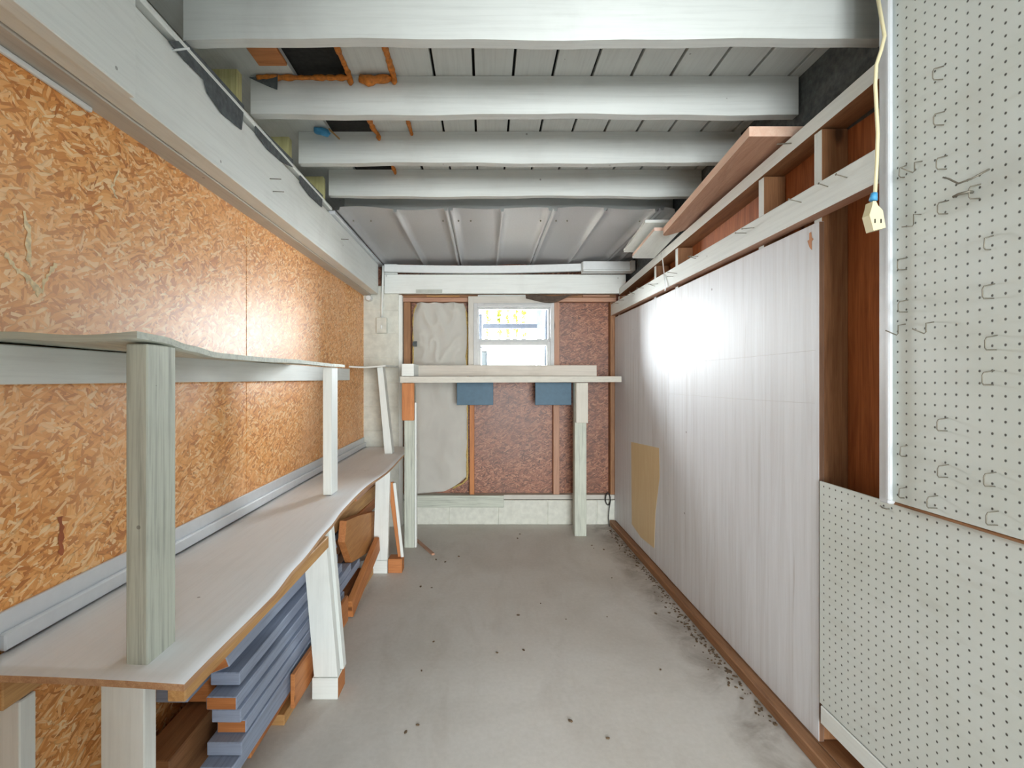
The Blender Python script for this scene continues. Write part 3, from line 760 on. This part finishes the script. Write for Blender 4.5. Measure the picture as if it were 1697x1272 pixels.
lumber((-0.762, -0.690), (1.700, 3.02), (0.0, 0.037), PINE('X'), 'pale pine timber lying on the floor under the bench', PINE('Y'), 0.006)
lumber((-0.676, -0.660), (1.72, 2.35), (0.045, 0.165), ORANGE('X'), 'short bare orange board on edge behind the middle bench leg', OE, 0.02)
lumber((-0.925, -0.835), (1.38, 2.9), (0.29, 0.328), B_, 'blue grey timber in the back row against the wall, topmost there', BLUE('Y'))
lumber((-0.93, -0.832), (1.52, 2.9), (0.20, 0.288), ORANGE('X'), 'thick orange timber in the back row under the bench', OE)
lumber((-0.93, -0.835), (1.30, 2.9), (0.0, 0.19), BROWN('X'), 'thick brown timber on the floor in the back row under the bench', BROWN('Y'))
# far section of the pile, between middle and far legs
X0 = -0.70
poly = [onX(u, v, X0) for u, v in ((574.6, 862.7), (594, 854), (622, 847), (622, 907), (583, 932), (571.5, 898))]
prism('plywood_scrap', poly, (-0.035, 0, 0), [wood(lin(206, 150, 88), lin(164, 106, 54), 'Y', 'scrap_ply'), ORANGE('Y')], label='large brown wood scrap standing on the pile between the bench legs', cat='scrap')
lumber((-0.80, -0.715), (2.74, 3.6), (0.515, 0.575), RED('X'), 'reddish timber on top of the pile near the far bench leg', ORANGE('Y'), 0.0)
lumber((-0.83, -0.755), (2.33, 3.3), (0.405, 0.49), PINE('X'), 'brown timber end on the pile behind the large scrap', PINE('Y'), 0.05)
lumber((-0.90, -0.812), (2.50, 3.4), (0.495, 0.533), B_, 'dark blue grey timber just under the bench near the far leg', BLUE('Y'), 0.02)
lumber((-0.83, -0.742), (2.86, 3.5), (0.33, 0.40), ORANGE('X'), 'bare orange timber low behind the large wood scrap', OE, 0.0)
beam('stored_timber', (-0.675, 2.45, 0.05), (-0.66, 3.01, 0.19), 0.03, 0.09, ORANGE('X'), label='orange board leaning down below the large wood scrap', cat='timber', group='timbers stored under the bench', endmat=OE)
a = onZ(689, 893, 0.006); b = onZ(718, 918, 0.006)
beam('wood_strip', a, b, 0.022, 0.012, RED('X'), label='thin reddish wood strip lying on the floor beside the workbench leg', cat='strip', bev=0.001)

# ================================================================== right wall
def railz(y): return CZ + 0.870 - 0.0575 * (y - 1.33)
stl = {1.577: 'white edged brown stud at the open bay beside the pegboard', 1.905: 'second stud from the pegboard above the wall ledge',
       2.755: 'third stud from the pegboard above the wall ledge', 3.105: 'narrow stud beyond the white cable above the ledge', 3.955: 'last stud of the side wall in the back corner'}
for y, lab in stl.items():
    bm = bmesh.new(); add_box(bm, (1.081, 1.164), (y, y + 0.040), (0.042, railz(y + 0.04) - 0.052), 0.002)
    for f in bm.faces: f.material_index = 1 if f.normal.x < -0.9 else 0
    tag(finish('wall_stud', bm, [BROWN('Z'), WHITE('Z')]), lab, 'stud', 'studs of the side wall')
def rail_prism(name, y0, y1, x, zo, th, mats, **kw):
    return prism(name, [(x[0], y0, railz(y0) + zo), (x[0], y1, railz(y1) + zo), (x[0], y1, railz(y1) + zo - th), (x[0], y0, railz(y0) + zo - th)], (x[1] - x[0], 0, 0), mats, **kw)
bm = bmesh.new()
y0, y1 = 1.05, 3.945
Q = [[Vector((x_, y, railz(y) + zo)) for x_, zo in ((1.076, -0.05), (1.164, -0.05), (1.164, 0.0), (1.076, 0.0))] for y in (y0, y1)]
A = [bm.verts.new(p) for p in Q[0]]; B = [bm.verts.new(p) for p in Q[1]]
bm.faces.new(A[::-1]); bm.faces.new(B)
for i in range(4): bm.faces.new((A[i], A[(i + 1) % 4], B[(i + 1) % 4], B[i]))
bm.faces.ensure_lookup_table()
for f in bm.faces:
    f.normal_update(); f.material_index = 0 if abs(f.normal.x) > 0.9 else 1
tag(finish('wall_rail', bm, [WHITE('Y'), BROWN('Y')]), 'white faced sloping rail along the top of the side wall', 'rail')
# ledge with nails
lg = thing('nail_ledge', (1.05, 2.7, 1.715), 'white timber ledge full of nails above the plywood panels', 'ledge')
bm = bmesh.new(); add_box(bm, (1.030, 1.0805), (1.30, 4.03), (1.716, 1.807), 0.003)
for f in bm.faces: f.material_index = 1 if f.normal.z < -0.9 else 0
finish('ledge_board', bm, [WHITE('Y'), RED('Y')], lg)
nails = [(1328, 335, 21, -5), (1372, 309, 15, -5), (1404, 294, 18, -5), (1250, 377, 20, 2), (1237, 386, 18, 0), (1157, 424.6, 13, 0), (1153, 428, 12, -3), (1122, 453, 15, -2), (1116, 458, 10, 0),
         (1090.5, 470, 12, 1), (1085.5, 473.7, 11, -3), (1066.7, 477, 11, 0), (1051.6, 487, 8, -3), (1041.5, 489, 10, 2), (1034, 497, 8, 0), (1025, 502.6, 9, -1)]
for u, v, du, dv in nails:
    p = onX(u, v, 1.030); L = du * p.y / F; q = p + Vector((-L, 0, -dv * p.y / F))
    bm = bmesh.new(); dr = (q - p).normalized()
    add_tube(bm, [p + Vector((0.01, 0, 0)), p, q], 0.0016, 6); add_tube(bm, [q, q + dr * 0.0015], 0.0034, 8)
    finish('nail', bm, STEEL, lg)
bm = bmesh.new(); p = onX(1311, 237, 1.075); add_tube(bm, [p + Vector((0.01, 0, 0)), p + Vector((-0.05, 0, -0.004))], 0.002, 6); finish('nail', bm, STEEL, bpy.data.objects['wall_rail'])

# whitewashed plywood panels, the near one with a brown scar
PWM = ply_white()
EDGE = wood(lin(140, 104, 78), lin(84, 58, 42), 'Z', 'plywood_dark_edge', knot=0)
p1 = thing('plywood_sheet', (XR, 1.57, 0.03), 'large whitewashed plywood panel with brown scar, beside the open stud bay', 'plywood panel')
bm = bmesh.new(); add_box(bm, (XR, 1.079), (1.565, 2.853), (0.045, 1.700), 0.001)
for f in bm.faces: f.material_index = 1 if f.normal.y < -0.9 else 0
finish('sheet', bm, [PWM, EDGE], p1)
sc_ = [(1341, 386), (1344, 384), (1345, 393), (1348, 396), (1345, 400), (1345, 414), (1341.5, 410), (1338, 399), (1341, 397)]
prism('scar', [onX(u, v, XR - 0.0008) for u, v in sc_], (0.0006, 0, 0), ORANGE('Z'), p1, label='brown bare scar')
p2 = thing('plywood_sheet', (XR, 2.86, 0.03), 'whitewashed plywood panel in the back corner beside the workbench', 'plywood panel')
bm = bmesh.new(); add_box(bm, (XR + 0.001, 1.079), (2.855, 4.03), (0.045, 1.700), 0.001)
finish('sheet', bm, [PWM], p2)
for u0, v0, u1, v1 in ((1107, 603, 1352, 580), (1107, 652, 1350, 668)):
    tube('pencil_line', [onX(u0, v0, XR - 0.0002), onX((u0 + u1) / 2, (v0 + v1) / 2 + 1, XR - 0.0002), onX(u1, v1, XR - 0.0002)], 0.0005, plain('pencil_grey', lin(196, 194, 190), 0.7), p1, 5, label='faint pencil line')
# raw wood patch where the whitewash was never laid
patch = [onX(u, v, XR + 0.0003) for u, v in ((1046, 732), (1092, 742), (1093, 790), (1086, 850), (1084, 908), (1062, 890), (1047, 868))]
prism('bare_patch', patch, (0.0006, 0, 0), wood(lin(232, 210, 168), lin(220, 190, 140), 'Z', 'bare_patch_wood', knot=0), p2, label='bare tan patch low on the panel')
box('trim_1', (1.020, 1.0615), (1.45, 4.03), (0.0, 0.042), BROWN('Y'), label='low brown timber strip along the foot of the plywood', cat='trim', kind='structure', bev=0.004)
box('sill_plate', (1.064, 1.164), (NEAR, 4.03), (0.0, 0.04), BROWN('Y'), label='brown sill plate under the side wall studs', cat='plate')
box('base_board', (1.056, 1.1645), (0.15, 1.55), (0.115, 0.172), WHITE('Y'), label='grey white timber strip below the lower pegboard', cat='board')

# pegboards
SP = 0.0256
up = thing('pegboard', (1.035, 0.75, 0.885), 'upper white pegboard holding wire hooks', 'pegboard')
bm = bmesh.new(); add_box(bm, (1.035, 1.041), (0.15, 1.262), (0.889, 2.315), 0.0008)
zc = onX(1487.5, 450, 1.035)
finish('panel', bm, pegmat(0.5 - (zc.y / SP) % 1.0, 0.5 - (onX(1487.5, 380 + 165 / 4.89, 1.035).z / SP) % 1.0, SP), up, centre=(0, 0, 0))
box('batten', (1.041, 1.080), (0.15, 1.27), (0.879, 0.888), BROWN('Y'), up)
box('edge_trim', (1.026, 1.046), (1.250, 1.284), (0.880, 2.315), TRIMA, up, bev=0.004)
box('edge_bead', (1.018, 1.030), (1.240, 1.252), (0.892, 2.315), TRIMA, up, bev=0.003)
lo = thing('pegboard', (1.056, 0.85, 0.18), 'lower white pegboard without hooks beside the plywood', 'pegboard')
bm = bmesh.new(); add_box(bm, (1.056, 1.062), (0.15, 1.553), (0.178, 0.877), 0.0008)
zc = onX(1355 + 167 / 8.48, 780 + 245 / 8.48, 1.056)
finish('panel', bm, pegmat(0.5 - (zc.y / SP) % 1.0, 0.5 - (zc.z / SP) % 1.0, SP), lo, centre=(0, 0, 0))
# small white furring strips behind the lower board so it has something to be nailed to
box('batten', (1.063, 1.080), (0.15, 1.553), (0.60, 0.64), BROWN('Y'), lo)

hooks = {'a': [(1487, 286, 't'), (1489.5, 439, 'u'), (1490.5, 509, 'u'), (1488.5, 544.6, 'v'), (1488.5, 748, 't'), (1486.5, 817, 't')],
         'b': [(1515.6, 275, 'v'), (1514, 363, 'l'), (1534.5, 541.5, 'v'), (1538.6, 833, 'u')],
         'c': [(1548, 124, 'u'), (1549.5, 199, 'u'), (1554, 272, 'u'), (1556, 346, 'u'), (1555, 705, 'u'), (1556, 782, 'u')],
         'd': [(1608, 320, 'u'), (1627, 404, 't'), (1630.6, 485, 'u'), (1634.7, 570, 'u'), (1630, 628, 'u'), (1632.7, 796, 'u'), (1636.8, 860, 'u')]}
colname = {'a': 'column beside the trim', 'b': 'second column from the trim', 'c': 'third column from the trim', 'd': 'column farthest from the trim'}
ords = ['first', 'second', 'third', 'fourth', 'fifth', 'sixth', 'seventh']
for k, lst in hooks.items():
    for n_, (u, v, kind) in enumerate(lst):
        fx = 1.017; p = onX(u, v, fx)
        r = 0.0014; h = 0.0115; bx = 1.035
        if kind == 'u': pts = [(bx, p.y - 0.004, p.z + h + 0.006), (fx, p.y, p.z + h + 0.002), (fx - 0.003, p.y, p.z + h - 0.004), (fx - 0.003, p.y, p.z - h + 0.004), (fx, p.y, p.z - h), (bx, p.y - 0.002, p.z - h)]
        elif kind == 't': pts = [(bx, p.y - 0.006, p.z + h + 0.004), (bx - 0.012, p.y, p.z + h), (bx - 0.014, p.y, p.z - h + 0.004), (bx - 0.010, p.y, p.z - h), (bx, p.y, p.z - h)]
        elif kind == 'v': pts = [(bx, p.y, p.z + h), (fx, p.y, p.z + h - 0.003), (fx, p.y, p.z - h), (fx - 0.004, p.y, p.z - h - 0.004), (fx - 0.028, p.y + 0.004, p.z - h + 0.008)]
        else: pts = [(bx, p.y, p.z + h), (fx, p.y, p.z + h), (fx, p.y, p.z - h), (fx - 0.006, p.y - 0.004, p.z - h - 0.006), (fx - 0.02, p.y + 0.01, p.z - h - 0.004)]
        shape = {'u': 'small closed wire hook', 't': 'flat dark wire hook', 'v': 'small wire hook with upturned tip', 'l': 'long bent wire hook'}[kind]
        tube('peg_hook', pts, r, STEEL, None, 6, label=f'{shape} on pegboard, {ords[n_]} from top, {colname[k]}', cat='hook', group='wire hooks on the pegboard')
p = onX(1590, 295, 1.012)
tube('peg_hook', [onX(1640, 280, 1.035), onX(1610, 296, 1.012), onX(1588, 304, 1.005), onX(1572, 296, 1.003), onX(1563, 294, 1.003)], 0.002, STEEL, None, 6, label='longest wire hook on the upper pegboard, stretched out sideways', cat='hook', group='wire hooks on the pegboard')
p = onX(1590, 322, 1.02)
tube('peg_hook', [onX(1612, 318, 1.035), onX(1604, 318, 1.012), onX(1588, 322, 1.010), onX(1580, 326, 1.010)], 0.0032, STEEL, None, 6, label='dark thick straight hook just below the longest wire hook', cat='hook', group='wire hooks on the pegboard')
tube('peg_hook', [onX(1459, 838, 1.056), onX(1462, 841, 1.050), onX(1469, 843, 1.050), onX(1474, 843, 1.056)], 0.0018, STEEL, None, 6, label='tiny bent wire at the top of the lower pegboard', cat='hook', group='wire hooks on the pegboard')

# hanging extension cord with outlet
ec = thing('extension_cord', (1.0, 1.25, 1.6), 'cream extension cord outlet hanging beside the pegboard', 'extension cord')
yc = 1.225
pts = [onY(u, v, yc) for u, v in ((1466, 60), (1460, 84), (1452, 108), (1450.5, 140), (1452.5, 180), (1454.5, 220), (1453, 270), (1450, 322))]
tube('cable', [Vector((1.02, 1.30, 2.31))] + pts, 0.0042, CREAM, ec, 8)
a = onY(1448.5, 326, yc); tube('tape', [onY(1449, 320, yc), onY(1447, 332, yc)], [0.007, 0.009], BLUETAPE, ec, 10, label='blue tape wrap')
o_ = [onY(u, v, yc - 0.012) for u, v in ((1447, 333), (1452, 333), (1455, 340), (1463, 348), (1468, 377), (1448, 382), (1441, 356), (1445, 343))]
sk = prism('socket', o_, (0, 0.024, 0), CREAM, ec)
for u in (1450, 1460):
    q = onY(u, 366, yc - 0.0125); box('slot', (q.x - 0.0012, q.x + 0.0012), (yc - 0.0135, yc - 0.0118), (q.z - 0.005, q.z + 0.005), BLACK, sk, bev=0)
# white cable over the rail
pts = [onX(1096, 418, 1.066), onX(1098, 430, 1.062), onX(1100, 448, 1.04), onX(1101, 458, 1.024), onX(1103, 474, 1.020), onX(1102, 482, 1.018)]
tube('loose_cable', pts, 0.003, TRIMW, None, 8, label='thin white cable hanging over the ledge near the back corner', cat='cable')
# loose wire coil at the back corner
pts = []
for k in range(26):
    a_ = k * 0.5; pts.append((1.0 + 0.020 * math.cos(a_), 4.015 - 0.0006 * k, 0.22 + 0.05 * math.sin(a_)))
pts += [(1.005, 3.995, 0.12), (1.0, 3.99, 0.07), (1.005, 3.98, 0.0045)]
tube('cable_coil', pts, 0.004, BLACK, None, 6, label='small black cable coil low in the back corner by the plywood', cat='cable')

# planks stored over the wall rail
def plank(x, y0, z0, y1, z1, th, mat, lab, rounded=False):
    prism('stored_plank', [(x[0], y0, z0), (x[0], y1, z1), (x[0], y1, z1 + th), (x[0], y0, z0 + th)], (x[1] - x[0], 0, 0), mat, label=lab, cat='plank', group='planks stored above the wall rail')
def plank_outline(x, y0, z0, y1, z1, th, rnd, mats, lab, tilt=0.0):
    bm = bmesh.new(); w = x[1] - x[0]
    out = [(x[0], y0), (x[1], y0), (x[1], y1)]
    for k in range(7):
        a_ = k / 6 * math.pi / 2; out.append((x[0] + rnd - rnd * math.sin(a_), y1 - rnd + rnd * math.cos(a_)))
    zz = lambda y, x_: z0 + (z1 - z0) * (y - y0) / (y1 - y0) + tilt * (x_ - x[0]) * (y - y0) / (y1 - y0)
    A = [bm.verts.new((a_, b_, zz(b_, a_))) for a_, b_ in out]; B = [bm.verts.new((a_, b_, zz(b_, a_) + th)) for a_, b_ in out]
    bm.faces.new(A[::-1]); bm.faces.new(B); n = len(out)
    for i in range(n): bm.faces.new((A[i], A[(i + 1) % n], B[(i + 1) % n], B[i])).material_index = 1
    tag(finish('stored_plank', bm, mats), lab, 'plank', 'planks stored above the wall rail')
plank_outline((0.945, 1.160), 1.76, CZ + 0.866, 2.66, CZ + 0.760, 0.036, 0.06, [RED('Y'), wood(lin(244, 214, 192), lin(228, 182, 156), 'Y', 'pale_plank_edge', knot=0)], 'reddish brown plank with rounded end stored on the wall rail', 0.30)
plank_outline((0.925, 1.07), 2.69, CZ + 0.808, 3.12, CZ + 0.762, 0.018, 0.03, [WHITE('Y'), wood(lin(236, 210, 196), lin(220, 186, 168), 'Y', 'pale_board_edge', knot=0)], 'pale board stored on the wall rail behind the reddish plank')
plank_outline((0.885, 1.05), 2.72, CZ + 0.862, 3.15, CZ + 0.808, 0.016, 0.01, [WHITE('Y'), WHITE('X')], 'white board stored under the metal roof beyond the reddish plank')

# grit swept against the foot of the plywood and on the floor
bm = bmesh.new()
for k in range(355):
    if k < 330:
        y = 1.7 + random.random() * 2.2; x_ = 1.012 - abs(random.gauss(0, 0.028))
    else:
        y = 1.6 + random.random() * 2.3; x_ = -0.4 + random.random() * 1.35
    s = 0.002 + 0.004 * random.random() if k < 330 else 0.003 + 0.004 * random.random()
    m = Matrix.Translation((x_, y, s * 0.3)) @ Matrix.Rotation(random.random() * 6, 4, 'Z') @ Matrix.Diagonal((s * 1.6, s, s * 0.6, 1))
    bmesh.ops.create_icosphere(bm, subdivisions=1, radius=1.0, matrix=m)
tag(finish('floor_grit', bm, plain('brown_grit', lin(96, 78, 58), 0.95, 0, 60, 0.4)), 'brown grit swept along the foot of the plywood wall', 'grit', kind='stuff')

# ================================================================== outside, seen through the window
box('ground', (-6, 8), (4.36, 14), (-0.25, -0.12), plain('sunlit_paving', lin(150, 147, 140), 0.9, 0, 6, 0.12), label='sunlit paving outside the window', cat='ground', kind='structure')
box('roof_eave', (-1.3, 1.5), (4.16, 4.80), (2.20, 2.28), plain('eave_timber', lin(70, 62, 54), 0.8, 0, 12, 0.2), label='unseen dark eave added over the window to cut steep sky light', cat='eave', kind='structure')  # out of view, added and set in height to block steep sky light
LEAF = plain('yellow_green_leaf', lin(128, 134, 44), 0.6, 0, 12, 0.3)
for u, w, h0, h1, lab in ((807, 0.10, 2.0, 2.5, 'broad yellow green shrub outside beside the window frame'), (827.6, 0.045, 0.9, 2.5, 'first thin yellow green shrub outside the window'), (841, 0.045, 0.9, 2.5, 'second thin shrub outside the window'),
                  (854.5, 0.05, 0.9, 2.5, 'third thin shrub outside, the greenest'), (868, 0.05, 0.9, 2.5, 'last thin shrub outside toward the downpipe')):
    x_ = (u - CX) * 8.0 / F
    bm = bmesh.new()
    for k in range(260):
        z = -0.1 + (h1 + 0.1) * random.random()
        wd = w * (1.0 if z > h0 - 0.6 else 0.6)
        m = Matrix.Translation((x_ + max(-wd * 0.5, min(wd * 0.5, random.gauss(0, wd * 0.4))), 8.0 + random.gauss(0, 0.05), z)) @ Matrix.Rotation(random.random() * 6, 4, Vector((random.random(), random.random(), random.random() + 0.1)).normalized()) @ Matrix.Diagonal((0.042, 0.026, 0.004, 1))
        bmesh.ops.create_icosphere(bm, subdivisions=1, radius=1.0, matrix=m)
    add_tube(bm, [(x_, 8.0, -0.12), (x_ + 0.01, 8.0, h1 - 0.1)], 0.012, 6)
    tag(finish('shrub', bm, LEAF), lab, 'shrub', 'thin shrubs outside the window')
SLATE = plain('slate_blue_metal', lin(62, 70, 84), 0.5, 0.2)
rl = thing('railing', (0.2, 6.0, -0.12), 'slate blue metal railing outside the window', 'railing')
a = onY(800, 544, 6.0); b = onY(890, 536, 6.0)
box('top_rail', (a.x, b.x), (6.0, 6.05), (a.z, b.z), SLATE, rl)
q0 = onY(793, 520, 6.0); q1 = onY(799, 520, 6.0)
box('rail_post', (q0.x, q1.x), (6.0, 6.05), (-0.12, q0.z), SLATE, rl)
q0 = onY(890, 505, 6.0); q1 = onY(898, 505, 6.0)
box('rail_post', (q0.x, q1.x), (6.0, 6.05), (-0.12, 2.2), plain('pale_blue_metal', lin(110, 124, 140), 0.5, 0.1), rl)
q0 = onY(899, 520, 5.6); q1 = onY(905, 520, 5.6)
tube('downpipe', [(0.70, 5.6, -0.12), (0.70, 5.6, 1.80), (0.72, 5.62, 2.3)], 0.03, SLATE, None, 10, label='slate blue downpipe outside at the window edge', cat='pipe')
ub = thing('utility_box', (0.25, 5.2, -0.12), 'pale blue utility box standing outside below the railing', 'utility box')
a = onY(797, 603, 5.2); b = onY(888, 577, 5.2)
PB = plain('pale_blue_plastic', lin(64, 74, 84), 0.6, 0)
box('body', (a.x, b.x), (5.2, 5.7), (-0.12, b.z - 0.03), PB, ub, bev=0.01)
box('lid', (a.x - 0.01, b.x + 0.01), (5.18, 5.72), (b.z - 0.03, b.z), plain('grey_lid', lin(120, 124, 128), 0.6), ub, bev=0.008)
box('front_panel', (a.x + 0.05, b.x - 0.06), (5.19, 5.201), (0.3, b.z - 0.06), plain('dark_blue_panel', lin(44, 54, 66), 0.8, 0, 20, 0.1, 0.1, 0.1), ub, bev=0.003)

# ================================================================== daylight
w = bpy.data.worlds.new('sky'); scene.world = w; w.use_nodes = True
nt = w.node_tree; nt.nodes.clear()
out = nt.nodes.new('ShaderNodeOutputWorld'); bg = nt.nodes.new('ShaderNodeBackground')
tc = nt.nodes.new('ShaderNodeTexCoord'); sp = nt.nodes.new('ShaderNodeSeparateXYZ')
nt.links.new(tc.outputs['Generated'], sp.inputs[0])
mr = nt.nodes.new('ShaderNodeMapRange'); mr.inputs['From Min'].default_value = 0.02; mr.inputs['From Max'].default_value = 0.32
mr.inputs['To Min'].default_value = 1.2; mr.inputs['To Max'].default_value = 46.0       # the sky is far brighter beyond the window
mr.interpolation_type = 'SMOOTHSTEP'
nt.links.new(sp.outputs[1], mr.inputs['Value'])
bg.inputs['Color'].default_value = (0.89, 0.965, 1.0, 1)
nt.links.new(mr.outputs[0], bg.inputs['Strength'])
nt.links.new(bg.outputs[0], out.inputs['Surface'])
# daylight through the open doorway behind the camera
def area(name, loc, rot, sx, sy, power, col, portal=False):
    l = bpy.data.lights.new(name, 'AREA'); l.shape = 'RECTANGLE'; l.size = sx; l.size_y = sy; l.energy = power; l.color = col
    if portal: l.cycles.is_portal = True
    o = bpy.data.objects.new(name, l); o.location = loc; o.rotation_euler = rot; COL.objects.link(o); return o
area('doorway_daylight', (1.0, -5.5, 1.15), (math.radians(90), 0, 0), 4.0, 2.4, 640, (0.95, 0.99, 1.0))
area('window_portal', (0.232, 4.16, 1.535), (math.radians(-90), 0, 0), 0.62, 0.53, 1, (1, 1, 1), True)
sun = bpy.data.lights.new('sun', 'SUN'); sun.energy = 140.0; sun.angle = math.radians(1.0); sun.color = (1.0, 0.95, 0.86)
so = bpy.data.objects.new('sun', sun); so.rotation_euler = (math.radians(-40), math.radians(7), 0); COL.objects.link(so)
scene.view_settings.exposure = 0.74
